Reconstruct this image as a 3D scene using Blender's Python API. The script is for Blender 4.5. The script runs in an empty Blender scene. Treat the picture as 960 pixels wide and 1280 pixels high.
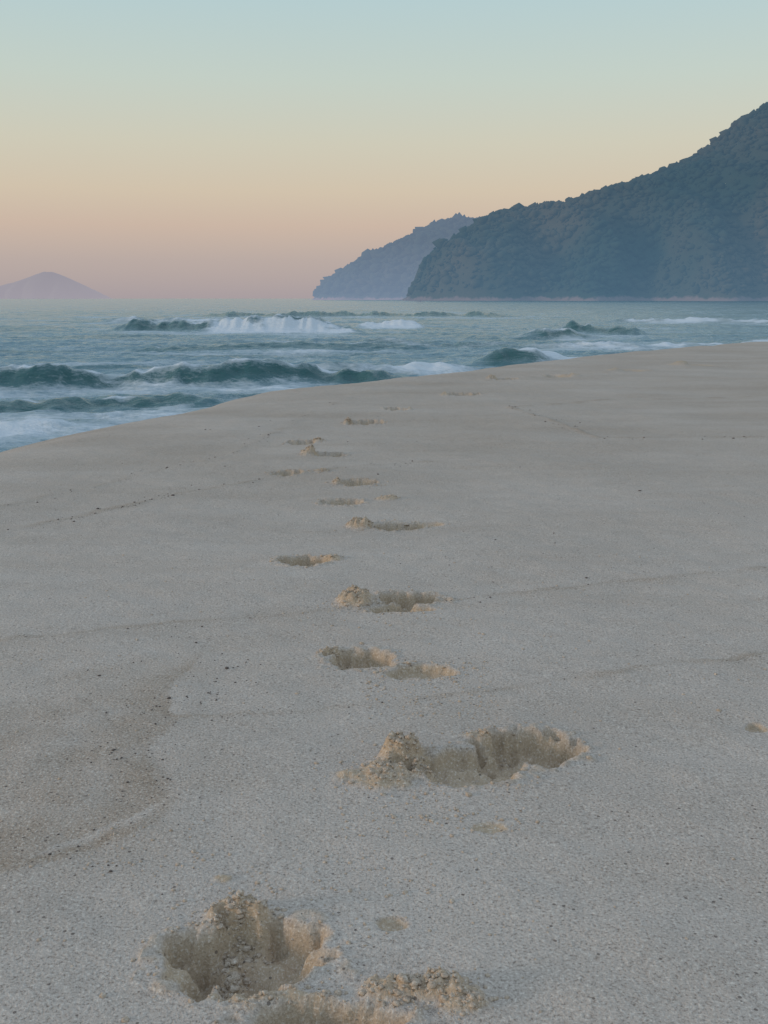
import bpy, bmesh, math
import numpy as np
rng = np.random.default_rng(7)
scene = bpy.context.scene
scene.view_settings.view_transform = 'Standard'
scene.view_settings.look = 'None'
scene.view_settings.exposure = 0
WATER_Z = -1.9

# ------------------------------------------------------------------ noise
def perlin(x, y, seed=0):
    x = np.asarray(x, dtype=np.float64); y = np.asarray(y, dtype=np.float64)
    xi = np.floor(x).astype(np.int64); yi = np.floor(y).astype(np.int64)
    xf = (x - xi).astype(np.float32); yf = (y - yi).astype(np.float32)
    def g(ix, iy, dx, dy):
        h = (ix * 374761393 + iy * 668265263 + seed * 1274126177) & 0xffffffff
        h = ((h ^ (h >> 13)) * 1274126177) & 0xffffffff
        h = (h ^ (h >> 16)) & 0xffff
        a = h.astype(np.float32) * np.float32(2 * math.pi / 65536)
        return np.cos(a) * dx + np.sin(a) * dy
    u = xf * xf * xf * (xf * (xf * 6 - 15) + 10)
    v = yf * yf * yf * (yf * (yf * 6 - 15) + 10)
    n00 = g(xi, yi, xf, yf); n10 = g(xi + 1, yi, xf - 1, yf)
    n01 = g(xi, yi + 1, xf, yf - 1); n11 = g(xi + 1, yi + 1, xf - 1, yf - 1)
    return ((n00 * (1 - u) + n10 * u) * (1 - v) + (n01 * (1 - u) + n11 * u) * v) * 1.5

def fbm(x, y, seed=0, octv=3, gain=0.5):
    s = 0; a = 1.0
    for i in range(octv):
        s = s + a * perlin(x * 2 ** i, y * 2 ** i, seed + i * 17); a *= gain
    return s

def sstep(a, b, x):
    t = np.clip((x - a) / (b - a), 0, 1)
    return t * t * (3 - 2 * t)

def polydist(x, y, pts):
    """distance to a polyline and signed side"""
    best = np.full(x.shape, 1e18); side = np.zeros(x.shape)
    for (x0, y0), (x1, y1) in zip(pts[:-1], pts[1:]):
        dx, dy = x1 - x0, y1 - y0
        t = np.clip(((x - x0) * dx + (y - y0) * dy) / (dx * dx + dy * dy), 0, 1)
        ex = x - (x0 + t * dx); ey = y - (y0 + t * dy)
        d = ex * ex + ey * ey
        m = d < best
        cr = dy * (x - x0) - dx * (y - y0)
        best = np.where(m, d, best); side = np.where(m, np.sign(cr), side)
    return np.sqrt(best), side

def graded(lo, hi, step, far_lo, far_hi, g_lo, g_hi):
    core = np.arange(lo, hi, step)
    out = [hi]; s = step
    while out[-1] < far_hi:
        s *= g_hi; out.append(out[-1] + s)
    o2 = [lo - step]; s = step
    while o2[-1] > far_lo:
        s *= g_lo; o2.append(o2[-1] - s)
    return np.concatenate([np.array(o2[::-1]), core, np.array(out)])

def mesh_from(name, verts, quads, mat, attrs=None, tri=False, smooth=True):
    me = bpy.data.meshes.new(name)
    n = len(verts); k = 3 if tri else 4; f = len(quads)
    me.vertices.add(n); me.vertices.foreach_set("co", verts.astype(np.float32).ravel())
    me.loops.add(f * k); me.polygons.add(f)
    me.loops.foreach_set("vertex_index", quads.astype(np.int32).ravel())
    me.polygons.foreach_set("loop_start", np.arange(0, f * k, k, dtype=np.int32))
    me.polygons.foreach_set("use_smooth", np.full(f, smooth))
    me.update(calc_edges=True)
    for an, av in (attrs or {}).items():
        a = me.attributes.new(an, 'FLOAT', 'POINT')
        a.data.foreach_set("value", av.astype(np.float32))
    me.materials.append(mat)
    ob = bpy.data.objects.new(name, me); scene.collection.objects.link(ob)
    return ob

def grid_quads(nx, ny):
    i = np.arange(nx - 1)[None, :] + nx * np.arange(ny - 1)[:, None]
    i = i.ravel()
    return np.stack([i, i + 1, i + 1 + nx, i + nx], 1)

# ------------------------------------------------------------------ material helpers
class N:
    def __init__(s, name):
        s.m = bpy.data.materials.new(name); s.m.use_nodes = True
        s.t = s.m.node_tree; s.n = s.t.nodes; s.b = s.n["Principled BSDF"]; s.out = s.n["Material Output"]
        g = s.n.new("ShaderNodeNewGeometry"); s.pos = g.outputs["Position"]; s.geo = g
    def link(s, a, b): s.t.links.new(a, b)
    def put(s, sock, v):
        if isinstance(v, bpy.types.NodeSocket): s.link(v, sock)
        else: sock.default_value = v
    def attr(s, n):
        a = s.n.new("ShaderNodeAttribute"); a.attribute_name = n; return a.outputs["Fac"]
    def mapping(s, scale):
        m = s.n.new("ShaderNodeMapping"); s.link(s.pos, m.inputs[0]); m.inputs["Scale"].default_value = scale
        return m.outputs[0]
    def noise(s, scale, detail=2, rough=0.5, vec=None, dist=0):
        a = s.n.new("ShaderNodeTexNoise"); s.link(vec or s.pos, a.inputs["Vector"])
        a.inputs["Scale"].default_value = scale; a.inputs["Detail"].default_value = detail
        a.inputs["Roughness"].default_value = rough; a.inputs["Distortion"].default_value = dist
        return a.outputs["Fac"]
    def vor(s, scale, out="Distance", vec=None):
        a = s.n.new("ShaderNodeTexVoronoi"); s.link(vec or s.pos, a.inputs["Vector"])
        a.inputs["Scale"].default_value = scale; return a.outputs[out]
    def math(s, op, a, b=0.0, clamp=False):
        m = s.n.new("ShaderNodeMath"); m.operation = op; m.use_clamp = clamp
        s.put(m.inputs[0], a); s.put(m.inputs[1], b); return m.outputs[0]
    def rng(s, v, a, b, c=0.0, d=1.0):
        m = s.n.new("ShaderNodeMapRange"); s.put(m.inputs["Value"], v)
        m.inputs["From Min"].default_value = a; m.inputs["From Max"].default_value = b
        m.inputs["To Min"].default_value = c; m.inputs["To Max"].default_value = d
        return m.outputs[0]
    def mix(s, f, a, b, mode='MIX'):
        m = s.n.new("ShaderNodeMix"); m.data_type = 'RGBA'; m.blend_type = mode
        s.put(m.inputs[0], f)
        for k, v in ((6, a), (7, b)):
            if isinstance(v, tuple): m.inputs[k].default_value = (*v, 1)
            else: s.link(v, m.inputs[k])
        return m.outputs[2]
    def bump(s, h, strength, dist, prev=None):
        b = s.n.new("ShaderNodeBump"); b.inputs["Strength"].default_value = strength
        b.inputs["Distance"].default_value = dist; s.link(h, b.inputs["Height"])
        if prev: s.link(prev, b.inputs["Normal"])
        return b.outputs[0]

# ---- sand
M = N("sand_grains")
coarse = M.attr("coarse"); fresh = M.attr("fresh")
big = M.noise(0.9, 3); mid = M.noise(7, 4, 0.6); fine = M.noise(170, 2, 0.8); grit = M.noise(60, 3, 0.75)
col = M.mix(M.rng(big, 0.35, 0.65), (0.475, 0.415, 0.365), (0.53, 0.465, 0.41))
streak = M.noise(1.0, 4, 0.65, M.mapping((0.8, 3.2, 1.0)), 0.6)
col = M.mix(M.rng(streak, 0.45, 0.72, 0, 0.45), col, (0.39, 0.325, 0.27))
col = M.mix(M.rng(mid, 0.3, 0.75, 0, 0.35), col, (0.41, 0.345, 0.29))
col = M.mix(M.math('MULTIPLY', coarse, 0.72), col, (0.32, 0.24, 0.17))
col = M.mix(M.math('MULTIPLY', fresh, 0.85), col, (0.47, 0.355, 0.24))
dk = M.math('ADD', M.rng(fine, 0.47, 0.30, 0, 0.75), M.math('MULTIPLY', coarse, 0.10))
dk = M.math('MULTIPLY', dk, M.rng(fresh, 0, 1, 1, .45))
col = M.mix(dk, col, (0.16, 0.125, 0.10))
col = M.mix(M.rng(fine, 0.54, 0.70, 0, 0.65), col, (0.76, 0.70, 0.62))
vd = M.vor(60); vc = M.vor(60, "Color")
sel = M.n.new("ShaderNodeSeparateColor"); M.link(vc, sel.inputs[0])
thr = M.math('ADD', 0.94, M.math('MULTIPLY', coarse, -0.28))
spk = M.math('MULTIPLY', M.math('LESS_THAN', vd, 0.2), M.math('GREATER_THAN', sel.outputs[0], thr))
col = M.mix(M.math('MULTIPLY', spk, 0.7), col, (0.08, 0.06, 0.05))
M.link(col, M.b.inputs["Base Color"])
M.b.inputs["Roughness"].default_value = 0.92; M.b.inputs["Specular IOR Level"].default_value = 0.15
b1 = M.bump(fine, 0.7, 0.004)
b2 = M.bump(grit, 0.6, 0.006, b1)
b3 = M.bump(M.noise(14, 4, 0.65), 0.40, 0.014, b2)
M.link(b3, M.b.inputs["Normal"])
sand_mat = M.m

# ---- water
M = N("sea_water")
foam = M.attr("foam"); painted_dark = M.attr("painted_dark")
tex = M.noise(1.0, 6, 0.7, M.mapping((0.45, 0.9, 1.4)), 0.8)
tex2 = M.noise(7.0, 5, 0.75, M.mapping((0.6, 1.0, 1.2)))
f = M.math('ADD', M.math('MULTIPLY', foam, 0.90), M.math('ADD', M.math('MULTIPLY', tex, 1.1), M.math('MULTIPLY', tex2, 0.9)))
ff = M.rng(f, 1.18, 1.78, 0, 0.92)
sky_tint = M.mix(M.noise(0.15, 3), (0.095, 0.20, 0.255), (0.135, 0.25, 0.305))     # pale sky reflection painted into the flat water's colour
body = M.mix(M.math('MULTIPLY', painted_dark, .92), sky_tint, (0.022, 0.095, 0.098))      # dark green body colour, painted in where wave faces mirror less sky
M.link(M.mix(ff, body, (0.62, 0.68, 0.74)), M.b.inputs["Base Color"])
M.link(M.rng(ff, 0, 1, 0.20, 0.8), M.b.inputs["Roughness"])
M.b.inputs["IOR"].default_value = 1.38
w1 = M.noise(1.6, 5, 0.62, M.mapping((0.5, 1.0, 1.0)))
w2 = M.noise(0.22, 4, 0.6, M.mapping((0.35, 1.0, 1.0)))
w3 = M.noise(4.5, 4, 0.65, M.mapping((0.7, 1.0, 1.0)))
bb = M.bump(w1, 0.6, 0.28)
bb = M.bump(w2, 0.5, 1.3, bb)
bb = M.bump(w3, 0.45, 0.10, bb)
M.link(bb, M.b.inputs["Normal"])
water_mat = M.m

# ---- hills with aerial haze (in-scattered light as weak emission, thicker near the sea)
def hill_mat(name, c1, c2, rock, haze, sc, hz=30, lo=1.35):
    M = N(name)
    n1 = M.noise(sc, 4, 0.6); n2 = M.noise(sc * 8, 3, 0.7)
    c = M.mix(M.rng(n1, 0.35, 0.65), c1, c2)
    c = M.mix(M.rng(n2, 0.3, 0.7, 0, 0.5), c, (0.02, 0.03, 0.02))
    sx = M.n.new("ShaderNodeSeparateXYZ"); M.link(M.pos, sx.inputs[0])
    if rock:
        lim = M.math('ADD', sx.outputs[2], M.math('MULTIPLY', n2, 18.0))
        c = M.mix(M.rng(lim, 12.5, 9.5), c, rock)
    M.link(c, M.b.inputs["Base Color"]); M.b.inputs["Roughness"].default_value = 0.95
    M.b.inputs["Specular IOR Level"].default_value = 0.05
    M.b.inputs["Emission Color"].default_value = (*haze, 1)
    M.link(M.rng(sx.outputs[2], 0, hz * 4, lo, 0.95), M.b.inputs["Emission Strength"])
    return M.m
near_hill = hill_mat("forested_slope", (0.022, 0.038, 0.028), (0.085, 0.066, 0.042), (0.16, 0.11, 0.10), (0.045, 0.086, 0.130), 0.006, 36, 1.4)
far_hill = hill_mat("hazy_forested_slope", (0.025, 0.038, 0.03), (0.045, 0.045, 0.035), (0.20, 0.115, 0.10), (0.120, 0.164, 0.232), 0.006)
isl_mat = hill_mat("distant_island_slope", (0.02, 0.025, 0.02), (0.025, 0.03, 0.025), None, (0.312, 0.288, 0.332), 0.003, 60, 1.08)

def simple(name, c, rough=0.9):
    M = N(name); n = M.noise(300, 2)
    M.link(M.mix(n, tuple(k * 0.6 for k in c), tuple(k * 1.3 for k in c)), M.b.inputs["Base Color"])
    M.b.inputs["Roughness"].default_value = rough
    return M.m

# ------------------------------------------------------------------ SAND TERRAIN
crest = [(-15, -60), (-8, -20), (-5.6, -6), (-4.4, 0), (-3.7, 4), (-2.85, 7.3), (-2.5, 8.3), (-2.13, 9.6), (-1.6, 11.3), (-.85, 13.4),
         (.98, 15.8), (3.34, 19.4), (5.71, 22.8), (7.89, 25.3), (10.4, 27.8), (20, 37), (60, 72), (200, 160), (700, 500), (2500, 1500), (9000, 5000)]
L1 = [(-2.2, 1.3), (-1.2, 1.62), (-.754, 1.826), (-.672, 1.864), (-.593, 1.925), (-.513, 2.007), (-.477, 2.096), (-.513, 2.211), (-.589, 2.339), (-.591, 2.481), (-.56, 2.585)]
L2 = [(-.56, 2.585), (-.389, 2.596), (-.175, 2.624), (.044, 2.669), (.274, 2.751), (.518, 2.851), (.777, 2.944), (1.22, 3.095), (2.1, 3.4), (4, 4.1)]
L3 = [(-2, 2.5), (-1.108, 2.788), (-.929, 2.883), (-.766, 3.0), (-.658, 3.211), (-.531, 3.425)]
L3b = [(-2.5, 2.9), (-1.263, 3.211), (-.9, 3.337), (-.538, 3.471), (-.174, 3.567), (.24, 3.699), (.682, 3.829), (1.127, 3.98), (1.6, 4.13), (2.6, 4.4), (5, 5.3)]
L4 = [(-2.6, 4.2), (-1.847, 4.802), (-1.57, 5.172), (-1.264, 5.671), (-.792, 6.243), (-.318, 6.7), (.3, 7.0)]
L4b = [(-2.6, 4.6), (-2.1, 5.3), (-1.6, 6.3), (-1.15, 7.2), (-.9, 8.6), (-.7, 10.2), (-.2, 12.3)]
L5 = [(1.312, 10.49), (1.45, 9.8), (1.573, 9.13), (1.732, 8.166), (2.376, 8.166), (3.118, 8.263), (5, 8.6)]
L6 = [(1.312, 10.49), (2.477, 11.34), (4.42, 11.81), (8, 12.9)]
L7 = [(.2, 13.3), (2.5, 14.9), (5.2, 16.8), (9, 19.5), (15, 24)]
coarse_poly = [(-1.9, 2.5), (-1.108, 2.788), (-.766, 3.0), (-.531, 3.425), (-.49, 3.30), (-.62, 2.85), (-.56, 2.585), (-.59, 2.42), (-.477, 2.096), (-.754, 1.826), (-2.2, 1.3)]

# footprint parts: (kind, x, y, rx, ry, amount)
FP = [
 [('pit', -.235, 1.575, .140, .110, .066), ('pit', -.32, 1.56, .06, .08, .02), ('mound', -.262, 1.675, .065, .045, .036), ('mound', -.265, 1.57, .035, .06, .026), ('mound', -.20, 1.46, .12, .02, .006)],
 [('pit', -.10, 1.39, .13, .06, .055), ('mound', .05, 1.465, .10, .035, .030), ('mound', .13, 1.43, .05, .03, .014)],
 [('pit', .36, 2.385, .135, .110, .072), ('pit', .20, 2.27, .16, .09, .042), ('mound', .045, 2.31, .065, .06, .052), ('mound', .09, 2.25, .05, .05, .028), ('mound', -.005, 2.22, .11, .075, .020), ('mound', .27, 2.44, .07, .025, .008)],
 [('pit', -.075, 3.04, .11, .085, .060), ('pit', .115, 2.92, .10, .06, .028), ('mound', -.17, 3.10, .05, .03, .008)],
 [('pit', .09, 3.70, .13, .09, .065), ('pit', .06, 3.57, .11, .06, .035), ('mound', -.11, 3.65, .09, .09, .048)],
 [('pit', -.347, 4.22, .11, .09, .060), ('mound', -.22, 4.27, .05, .05, .010)],
 [('pit', .06, 4.96, .14, .10, .065), ('mound', -.115, 4.97, .075, .09, .042), ('pit', .22, 5.0, .09, .05, .02)],
 [('pit', -.229, 5.53, .12, .09, .055), ('mound', .03, 5.64, .08, .07, .018)],
 [('pit', -.16, 6.13, .12, .10, .060), ('mound', -.28, 6.12, .04, .06, .02)],
 [('pit', -.62, 6.51, .11, .09, .055), ('mound', -.40, 6.55, .05, .05, .014)],
 [('pit', -.40, 7.30, .13, .11, .07), ('mound', -.53, 7.32, .09, .10, .048)],
 [('pit', -.64, 7.95, .11, .10, .06), ('mound', -.52, 8.05, .06, .06, .018)],
 [('pit', -.16, 9.30, .17, .14, .08), ('mound', -.32, 9.28, .07, .10, .035)],
 [('pit', .12, 10.42, .13, .14, .07), ('mound', .25, 10.45, .05, .08, .02)],
 [('pit', .93, 12.05, .2, .16, .07), ('mound', .72, 12.0, .08, .10, .03)],
 [('pit', 1.70, 14.4, .18, .2, .07), ('mound', 1.52, 14.5, .08, .12, .04)],
 [('pit', 2.5, 14.9, .2, .2, .06), ('mound', 2.75, 14.9, .10, .12, .04)],
 [('pit', 3.8, 15.9, .25, .2, .06), ('mound', 3.5, 15.8, .12, .12, .045)],
 [('pit', 5.3, 17.3, .25, .2, .06), ('mound', 4.95, 17.3, .2, .15, .07)],
]
SMALL = [('pit', .014, 1.657, .03, .022, .010), ('pit', .22, 1.995, .035, .02, .005), ('pit', .977, 2.517, .03, .03, .012), ('mound', -.31, 1.80, .02, .015, .007)]

def apply_part(z, fr, x, y, part):
    kind, cx, cy, rx, ry, am = part
    R = 1.9
    m = (np.abs(x - cx) < rx * R) & (np.abs(y - cy) < ry * R)
    if not m.any(): return
    px, py = x[m], y[m]
    s = int(cx * 100) % 97
    wob = 0.26 * fbm(px * 14, py * 14, s, 3, .6)
    r = np.sqrt(((px - cx) / rx) ** 2 + ((py - cy) / ry) ** 2) + wob
    if kind == 'pit':
        k = 1 - sstep(0.68, 1.03, r)
        floor = 1 + 0.22 * fbm(px * 20, py * 20, s + 3, 3, .6)
        rim = np.exp(-((r - 1.13) / 0.10) ** 2) * min(.007, am * .14) * (0.6 + fbm(px * 30, py * 30, s + 9, 2))
        lump = k * (1 - k) * 4 * .010 * fbm(px * 40, py * 40, s + 13, 2) * min(1, am / .04)
        z[m] += -am * k * floor + rim + lump
        fr[m] = np.maximum(fr[m], np.maximum(1 - sstep(0.85, 1.08, r), 0.4 * (rim > .003)))
    else:
        # broken slab of damp sand: flat-topped pile with a ragged surface
        k = 1 - sstep(0.2, 1.08, r)
        n = fbm(px * 24, py * 24, s + 5, 3, 0.6)
        n2 = np.abs(perlin(px * 48, py * 48, s + 8))
        z[m] += am * k * (0.95 + 0.34 * n) + np.sqrt(k) * (0.018 * n2 - .003 + .005 * perlin(px * 75, py * 75, s + 15)) * min(1, am / .03)
        fr[m] = np.maximum(fr[m], sstep(0.05, 0.4, k))

def in_poly(x, y, poly):
    c = np.zeros(x.shape, bool); n = len(poly)
    for i in range(n):
        (x0, y0), (x1, y1) = poly[i], poly[(i + 1) % n]
        cond = ((y0 > y) != (y1 > y)) & (x < (x1 - x0) * (y - y0) / (y1 - y0 + 1e-12) + x0)
        c ^= cond
    return c

def sand(x, y):
    x = np.asarray(x, float); y = np.asarray(y, float)
    d, sd = polydist(x, y, crest)
    s = d * sd + 0.42 + 0.35 * perlin(x * .5, y * .5, 5) * np.clip(d, 0, 1)
    w = 0.30
    z = -0.45 * w * np.logaddexp(0, -s / w)
    z = np.maximum(z, -4.5 + 0.3 * perlin(x * .05, y * .05, 2))
    z = z + 0.014 * perlin(x * 1.1, y * 1.5, 11) + 0.004 * fbm(x * 5, y * 7, 21, 2) + .035 * perlin(x * .45, y * .38, 13) * sstep(9, 15, y)
    co = np.zeros(x.shape); fr = np.zeros(x.shape)
    near = (np.abs(x) < 16) & (y > 0) & (y < 30)
    px, py = x[near], y[near]
    zz = z[near]; cc = co[near]; ffr = fr[near]
    wx = px + 0.03 * perlin(px * 5, py * 5, 31) + .014 * perlin(px * 17, py * 17, 33)
    wy = py + 0.03 * perlin(px * 5, py * 5, 32) + .014 * perlin(px * 17, py * 17, 34)
    for i, (L, wd, h, cs) in enumerate([(L1, .013, 0, .95), (L2, .013, .0025, .7), (L3, .03, 0, .35), (L3b, .016, .0025, .6), (L4, .03, .005, .7),
                        (L4b, .04, .005, .5), (L5, .035, .010, .8), (L6, .05, .014, .8), (L7, .08, .02, .5)]):
        dl, sl = polydist(wx, wy, L)
        mod = 0.50 + 0.7 * perlin(px * 4, py * 4, 40 + i)
        zz += h * np.exp(-(dl / wd) ** 2) * np.clip(mod, 0.1, 1.4)
        cc = np.maximum(cc, cs * np.exp(-(dl / (wd * 1.6)) ** 2) * np.clip(mod + .2, 0.1, 1))
        cc = np.maximum(cc, 0.38 * np.exp(-dl / (wd * 10)) * (sl > 0) * np.clip(mod, 0, 1))
    ip = in_poly(wx, wy, coarse_poly)
    dl, _ = polydist(wx, wy, coarse_poly[4:])
    dt, _ = polydist(wx, wy, coarse_poly[:4])
    inn = sstep(0, .012, dl) * sstep(0, .22, dt) * ip
    cc = np.maximum(cc, inn * (0.7 + .45 * fbm(px * 7, py * 7, 61, 2)) * (.5 + .5 * np.exp(-dl / .14)))
    far = sstep(3.0, 8, py) * .42
    cc = np.maximum(cc, far * (0.7 + .6 * fbm(px * .5, py * 1.2, 71, 2)))
    for part in SMALL: apply_part(zz, ffr, px, py, part)
    for fp in FP:
        for part in fp: apply_part(zz, ffr, px, py, part)
    z[near] = zz; co[near] = np.clip(cc, 0, 1); fr[near] = ffr
    return z, co, fr

gx = graded(-1.3, 1.5, 0.0065, -6000, 6000, 1.022, 1.022)
gy1 = graded(1.2, 4.3, 0.0060, -80, 20, 1.05, 1.012)
st = gy1[-1] - gy1[-2]; ext = [gy1[-1]]
while ext[-1] < 9000:
    st *= 1.06; ext.append(ext[-1] + st)
gy = np.concatenate([gy1, ext[1:]])
X, Y = np.meshgrid(gx, gy); X = X.ravel(); Y = Y.ravel()
Z, CO, FR = sand(X, Y)
Q = grid_quads(len(gx), len(gy))
V = np.stack([X, Y, Z], 1)
owner = np.full(len(Q), -1)
qc = V[Q[:, 0]]
for i, fp in enumerate(FP):
    x0 = min(p[1] - p[3] * 1.3 for p in fp); x1 = max(p[1] + p[3] * 1.3 for p in fp)
    y0 = min(p[2] - p[4] * 1.3 for p in fp); y1 = max(p[2] + p[4] * 1.3 for p in fp)
    m = (qc[:, 0] > x0) & (qc[:, 0] < x1) & (qc[:, 1] > y0) & (qc[:, 1] < y1) & (owner < 0)
    owner[m] = i
def sub(name, mask):
    q = Q[mask]; used, inv = np.unique(q.ravel(), return_inverse=True)
    return mesh_from(name, V[used], inv.reshape(-1, 4), sand_mat, {"coarse": CO[used], "fresh": FR[used]})
sub("sand_beach", owner < 0)
for i in range(len(FP)): sub("footprint", owner == i)

# ------------------------------------------------------------------ scattered crumbs / pebbles
def ico(subdiv):
    bm = bmesh.new(); bmesh.ops.create_icosphere(bm, subdivisions=subdiv, radius=1)
    v = np.array([p.co[:] for p in bm.verts]); f = np.array([[q.index for q in p.verts] for p in bm.faces]); bm.free()
    return v, f
def blobs(name, pos, size, mat, subdiv=1, rough=0.25, flat=(0.7, 1.0), attrs=None, smooth=True):
    v, f = ico(subdiv); n = len(pos)
    vv = np.repeat(v[None], n, 0)
    vv = vv * (1 + rough * rng.standard_normal((n, len(v), 1)).clip(-1.8, 1.8))
    sc = np.stack([rng.uniform(.75, 1.3, n), rng.uniform(.75, 1.3, n), rng.uniform(*flat, n)], 1)[:, None, :]
    vv = vv * sc * size[:, None, None]
    a = rng.uniform(0, 6.28, n); c, s = np.cos(a)[:, None], np.sin(a)[:, None]
    xx = vv[..., 0] * c - vv[..., 1] * s; yy = vv[..., 0] * s + vv[..., 1] * c
    vv = np.stack([xx, yy, vv[..., 2]], 2) + pos[:, None, :]
    ff = f[None] + (np.arange(n) * len(v))[:, None, None]
    at = {k: np.full(n * len(v), val) for k, val in (attrs or {}).items()}
    return mesh_from(name, vv.reshape(-1, 3), ff.reshape(-1, 3), mat, at, tri=True, smooth=smooth)

cx, cy, cs = [], [], []
for fp in FP[:13]:
    for p in fp:
        k, x0, y0, rx, ry, am = p
        n = int((230 if k == 'mound' else 40) * min(1, am / .03))
        rr = np.abs(rng.standard_normal(n)) * .72
        if k == 'pit': rr = 1.1 + np.abs(rng.standard_normal(n)) * .22
        aa = rng.uniform(0, 6.28, n)
        cx.append(x0 + rr * rx * np.cos(aa)); cy.append(y0 + rr * ry * np.sin(aa))
        cs.append(rng.lognormal(math.log(.0026), .5, n).clip(.001, .0075))
for (x0, x1, y0, y1, n) in [(-.05, .32, 2.55, 3.0, 300), (-.6, -.35, 1.8, 2.0, 60), (-.1, .35, 1.95, 2.2, 200), (-.4, .3, 1.62, 1.9, 140), (-1.2, 1.4, 1.3, 4.5, 500), (-.3, .4, 3.2, 3.6, 80)]:
    cx.append(rng.uniform(x0, x1, n)); cy.append(rng.uniform(y0, y1, n)); cs.append(rng.lognormal(math.log(.0023), .4, n).clip(.001, .006))
cx = np.concatenate(cx); cy = np.concatenate(cy); cs = np.concatenate(cs)
cz, _, _ = sand(cx, cy)
blobs("sand_crumbs", np.stack([cx, cy, cz + cs * .05], 1), cs, sand_mat, 2, .16, (.5, .85), {"fresh": .6, "coarse": 0})

px, py, ps = [], [], []
def along(L, n, jit, s):
    L = np.array(L); i = rng.integers(0, len(L) - 1, n); t = rng.uniform(0, 1, n)[:, None]
    p = L[i] * (1 - t) + L[i + 1] * t + rng.normal(0, jit, (n, 2))
    px.append(p[:, 0]); py.append(p[:, 1]); ps.append(rng.lognormal(math.log(s), .4, n).clip(.0008, .009))
along(L1[3:], 60, .05, .0016); along(L4, 100, .035, .0035); along(L4b, 80, .06, .0035); along(L3, 50, .04, .0018)
along([(-.60, 2.6), (-.48, 2.75), (-.5, 3.1)], 45, .05, .0024)
along([(-.66, 2.3), (-.64, 2.34)], 6, .02, .0033)
along([(-1.0, 1.5), (-.5, 2.2), (-.7, 2.7)], 130, .12, .0014)
along(L5, 40, .06, .005); along(L2, 60, .03, .0014); along(L3b, 60, .04, .0018)
along([(-2, 8), (2, 8)], 40, 1.5, .004); along([(0, 4), (2, 5)], 30, .6, .0026)
px = np.concatenate(px); py = np.concatenate(py); ps = np.concatenate(ps)
pz, _, _ = sand(px, py)
blobs("pebbles", np.stack([px, py, pz + ps * .2], 1), ps, simple("dark_pebble", (0.11, 0.09, 0.08)), 1, .12, (.4, .8))

# ------------------------------------------------------------------ SEA
wx = graded(-24, 26, 0.12, -26000, 26000, 1.035, 1.035)
wy1 = graded(12, 60, 0.10, -200, 240, 1.06, 1.009)
st = wy1[-1] - wy1[-2]; ext = [wy1[-1]]
while ext[-1] < 26000:
    st *= 1.05; ext.append(ext[-1] + st)
wy = np.concatenate([wy1, ext[1:]])
X, Y = np.meshgrid(wx, wy); X = X.ravel(); Y = Y.ravel()
fade = 1 - sstep(250, 900, np.hypot(X, Y))
wpx = X + 1.2 * perlin(X * .12, Y * .12, 3); wpy = Y + 1.2 * perlin(X * .12, Y * .12, 4)
h = 0.15 * perlin(wpx * .12, wpy * .30, 81) + .09 * (1 - 2 * np.abs(perlin(wpx * .28, wpy * .62, 82))) \
    + .06 * (1 - 2 * np.abs(perlin(wpx * .8, wpy * 1.5, 83))) + .025 * (1 - 2 * np.abs(perlin(X * 1.9, Y * 3.0, 84)))
h *= fade
foam = 0.18 * sstep(.1, .25, h)
painted_dark = .45 * sstep(.05, .45, perlin(wpx * .07, wpy * .28, 95)) * fade
wc = perlin(X * .10, Y * .16, 91)
foam += .36 * sstep(.1, .6, wc) * fade
def breaker(x0, x1, ya, yb, H, wf, wb, fo, seed, edge=1.5, wig=.5):
    global h, foam, painted_dark
    t = (X - x0) / (x1 - x0)
    yc = ya + (yb - ya) * t + wig * perlin(X * .22, X * 0 + seed, seed) * 2 + .18 * wf * perlin(X * 1.3, Y * 0 + seed, seed + 4)
    win = sstep(x0 - edge, x0 + edge, X) * (1 - sstep(x1 - edge, x1 + edge, X))
    peak = 1 - 2 * np.abs(perlin(X * .75, Y * .25, seed + 2))       # peaky, uneven crest line
    peak2 = 1 - 2 * np.abs(perlin(X * 1.9, Y * .9, seed + 3))
    amp = H * (0.66 + .50 * perlin(X * .35, X * 0 + seed * 3.3, seed + 1) + .20 * peak + .07 * peak2)
    d = Y - yc
    prof = np.where(d < 0, np.exp(-np.abs(d / wf) ** 1.6), np.exp(-np.abs(d / wb) ** 1.3))
    h += win * amp * prof
    painted_dark = np.maximum(painted_dark, win * np.exp(-((d + wf * .6) / (wf * 1.1)) ** 2) * min(1, H / .45))  # mask that paints the wave faces darker, as they reflect less sky
    if fo:
        fw = win
        tear = .75 + .9 * perlin(X * .5, Y * .9, seed + 11)
        foam += fw * fo * tear * np.exp(-((d + wf * .5) / (wf * 1.0)) ** 2)
        foam += fw * fo * .5 * np.where(d < 0, np.exp(-(d / (wf * 5)) ** 2), 0)
        h += fw * fo * .12 * H * perlin(X * 2.1, Y * 2.1, seed + 12) * prof
    else:
        foam += win * .75 * np.exp(-((d - .08) / .22) ** 2) * sstep(.1, .5, perlin(X * .9, Y * .5, seed + 7) + .25)
        foam -= win * .35 * np.exp(-((d + wf * .7) / (wf * .5)) ** 2)
        foam += win * .42 * np.exp(-((d + wf * 3.5) / (wf * 2)) ** 2)
breaker(-24, 1.0, 33.0, 36.0, .84, .75, 2.0, 0, 101)
breaker(-9, 3.5, 37.5, 40.0, .42, .8, 1.8, .40, 111)
breaker(-24, -3.0, 95, 95, 1.15, 1.6, 5, 0, 121, 2, wig=.8)
breaker(-15.5, -3.0, 94.5, 94.5, .15, 1.5, 5, 1.15, 121, 1.2, wig=.8)
breaker(-2.5, 4, 108, 106, .65, 1.5, 5, 1.0, 131, 1.0)
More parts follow.
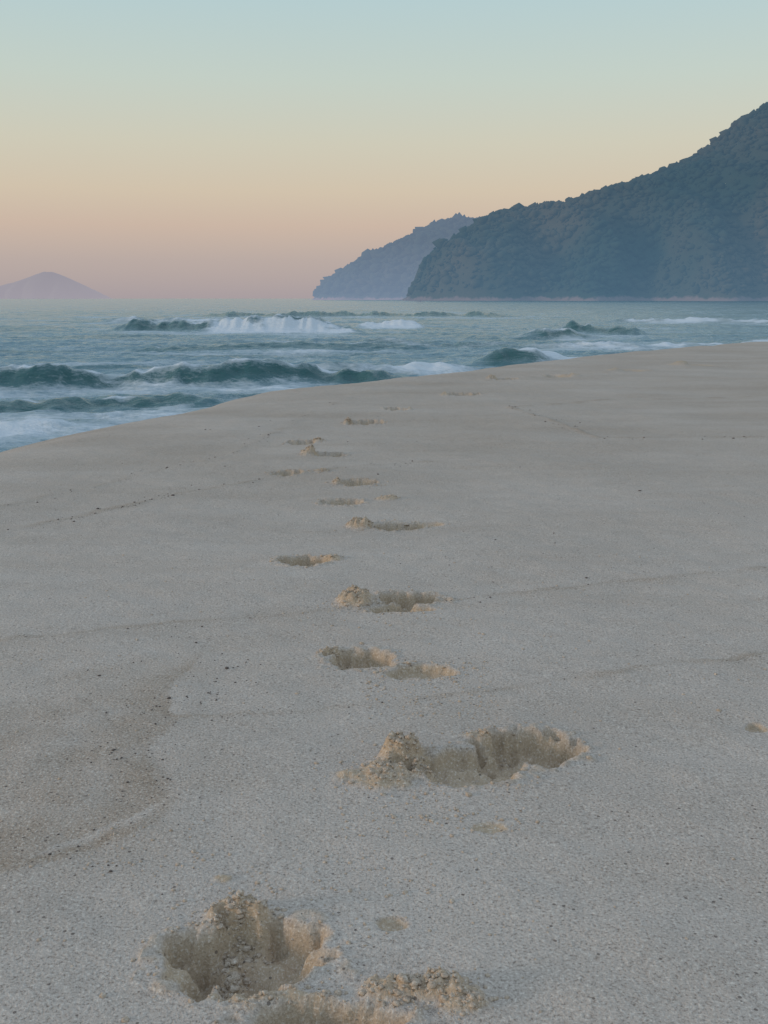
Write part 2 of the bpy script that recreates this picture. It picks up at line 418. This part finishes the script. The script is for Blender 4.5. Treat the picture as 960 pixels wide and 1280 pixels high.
breaker(4.3, 7.5, 46, 46.5, .92, .9, 2.2, 0, 141, .9)
breaker(6.5, 14, 48, 49, .34, .9, 2, .9, 151)
breaker(11, 15.5, 78, 79, .85, 1.3, 3, 0, 161)
breaker(15, 21, 88, 87, 1.05, 1.4, 3, 0, 171)
breaker(16, 40, 64, 70, .34, 1.4, 3, .6, 176)
breaker(-34, -18, 128, 128, .6, 2, 5, .5, 181, 3)
breaker(28, 60, 130, 120, .6, 2, 5, .6, 191, 3)
breaker(-14, -4.5, 26.5, 28.0, .48, .7, 1.3, 0, 201)
breaker(-16, -6.0, 21.5, 23.0, .22, .6, 1.2, .60, 211)
breaker(-5, 3, 29.5, 31.0, .30, .7, 1.2, .30, 221)
breaker(-14, 2, 60, 62, .32, 1.2, 3, .0, 241)
breaker(-2, 16, 66, 60, .32, 1.0, 3, .25, 246)
breaker(-30, 20, 170, 170, .8, 2.5, 6, 0, 251, 4, wig=3)
ds, sd = polydist(X, Y, crest)
foam += .7 * np.exp(-((ds - 4.3) / 1.6) ** 2) * (sd < 0)
foam += .40 * np.exp(-(ds / 16) ** 2) * (sd < 0) * (.5 + perlin(X * .3, Y * .3, 231))
V2 = np.stack([X, Y, WATER_Z + h], 1)
mesh_from("sea_water", V2, grid_quads(len(wx), len(wy)), water_mat, {"foam": np.clip(foam, -.3, 1.3), "painted_dark": np.clip(painted_dark, 0, 1)})

# ------------------------------------------------------------------ HEADLANDS
def hill(name, xs, zs, Yr, fw0, fwk, bw, mat, xr, step, seed, trees, tree_r, rough=14):
    def hf(x, y):
        R = np.interp(x, xs, zs)
        yr = Yr + 30 * perlin(x / 160, x * 0, seed)
        d = y - yr
        wf = fw0 + R * fwk; wv = np.where(d < 0, wf * (1 + .22 * perlin(x / 70, y / 300, seed + 1)), bw + R)
        t = np.clip(np.abs(d) / wv, 0, 1.2)
        p = 1 - t ** 1.35
        rid = 1 - 2 * np.abs(perlin((x + d * .55) / 90, y / 260, seed + 2))
        hh = R * p + rough * rid * sstep(0.02, .5, t) * sstep(0, 40, R) * (1 - sstep(.8, 1.0, t)) + 3.0 * fbm(x / 22, y / 22, seed + 4, 2) * sstep(0, 30, R)
        return np.where(R < .5, -6, np.maximum(hh, -6))
    x = np.arange(xr[0], xr[1], step); ymin = Yr - fw0 - max(zs) * fwk * 1.25 - 30; ymax = Yr + bw + max(zs) + 20
    y = np.arange(ymin, ymax, step)
    XX, YY = np.meshgrid(x, y); XX = XX.ravel(); YY = YY.ravel()
    ZZ = hf(XX, YY)
    base = ZZ < 12
    ZZ = ZZ + np.where(base, 2.2 * perlin(XX / 7, YY / 7, seed + 9), 0)
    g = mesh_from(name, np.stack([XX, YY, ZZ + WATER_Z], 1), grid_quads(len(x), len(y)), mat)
    if trees:
        tx = rng.uniform(xr[0], xr[1], trees); ty = rng.uniform(ymin, Yr + 70, trees)
        tz = hf(tx, ty); k = tz > 7 + 7 * rng.random(trees); tx, ty, tz = tx[k], ty[k], tz[k]
        r = rng.lognormal(math.log(tree_r), .6, len(tx)).clip(tree_r * .35, tree_r * 3.2)
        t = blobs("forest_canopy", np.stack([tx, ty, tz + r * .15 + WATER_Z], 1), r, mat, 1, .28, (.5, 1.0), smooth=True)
        t.parent = g
    return g
nx = [25, 34, 68, 113, 135, 169, 236, 281, 358, 391, 435, 467, 498, 530, 620, 750, 900, 1200, 1800, 3000]
nz = [0, 3, 46, 92, 108, 124, 129, 141, 165, 176, 197, 217, 244, 264, 310, 350, 325, 370, 300, 200]
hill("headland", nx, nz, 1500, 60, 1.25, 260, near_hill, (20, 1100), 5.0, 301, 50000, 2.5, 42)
fx = [-150, -143, -121, -84, -33, 33, 99, 165, 200, 300, 500, 900]
fz = [0, 8, 34, 57, 89, 116, 152, 163, 163, 150, 120, 90]
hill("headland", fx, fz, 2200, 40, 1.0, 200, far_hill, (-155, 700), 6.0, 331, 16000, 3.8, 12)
ix = [-3700, -3350, -2931, -2780, -2660, -2590, -2530, -2470, -2390, -2270, -2180, -2105]
iz = [0, 40, 95, 135, 178, 200, 202, 182, 150, 92, 45, 0]
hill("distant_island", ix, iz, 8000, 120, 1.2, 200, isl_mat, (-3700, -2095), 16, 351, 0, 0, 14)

# ------------------------------------------------------------------ SKY + LIGHT
SUN_EL = math.radians(10); SUN_AZ = math.radians(-105)   # measured from +Y towards +X: low, off to the left and slightly behind
world = bpy.data.worlds.new("sky"); scene.world = world; world.use_nodes = True
nt = world.node_tree; nd = nt.nodes; bg = nd["Background"]
sky = nd.new("ShaderNodeTexSky"); sky.sky_type = 'NISHITA'; sky.sun_disc = False
sky.sun_elevation = SUN_EL; sky.sun_rotation = SUN_AZ
tc = nd.new("ShaderNodeTexCoord"); sep = nd.new("ShaderNodeSeparateXYZ"); nt.links.new(tc.outputs["Generated"], sep.inputs[0])
cr = nd.new("ShaderNodeValToRGB"); nt.links.new(sep.outputs[2], cr.inputs[0])
def lin(c): return tuple(((k / 255) / 12.92 if k <= 10 else (((k / 255) + .055) / 1.055) ** 2.4) for k in c)
stops = [(0.0, (166, 156, 162)), (.035, (180, 164, 162)), (.066, (199, 175, 161)), (.097, (207, 189, 167)), (.139, (205, 199, 179)), (.192, (195, 205, 194)), (.26, (181, 204, 206)), (.42, (198, 220, 236)), (.7, (186, 205, 224)), (1.0, (170, 188, 208))]
e = cr.color_ramp.elements
while len(e) > 1: e.remove(e[-1])
e[0].position = 0; e[0].color = (*lin(stops[0][1]), 1)
for p, c in stops[1:]:
    q = e.new(p); q.color = (*lin(c), 1)
SKY_S = 0.02
add = nd.new("ShaderNodeMix"); add.data_type = 'RGBA'; add.blend_type = 'ADD'; add.inputs[0].default_value = SKY_S
nt.links.new(cr.outputs[0], add.inputs[6]); nt.links.new(sky.outputs[0], add.inputs[7])
nt.links.new(add.outputs[2], bg.inputs[0]); bg.inputs[1].default_value = 0.94

sl = bpy.data.lights.new("sun", 'SUN'); sl.energy = 1.15; sl.angle = math.radians(9); sl.color = (1, .76, .55)
so = bpy.data.objects.new("sun", sl); scene.collection.objects.link(so)
from mathutils import Vector
dirv = Vector((math.sin(SUN_AZ) * math.cos(SUN_EL), math.cos(SUN_AZ) * math.cos(SUN_EL), math.sin(SUN_EL)))
so.rotation_euler = (-dirv).to_track_quat('-Z', 'Y').to_euler()

cd = bpy.data.cameras.new("camera"); cam = bpy.data.objects.new("camera", cd); scene.collection.objects.link(cam)
cd.sensor_fit = 'VERTICAL'; cd.sensor_height = 36; cd.lens = 36
cam.location = (0, 0, 1.1); cam.rotation_euler = (math.radians(90) - math.atan(267 / 1280), 0, 0)
cd.clip_start = .05; cd.clip_end = 60000
scene.camera = cam
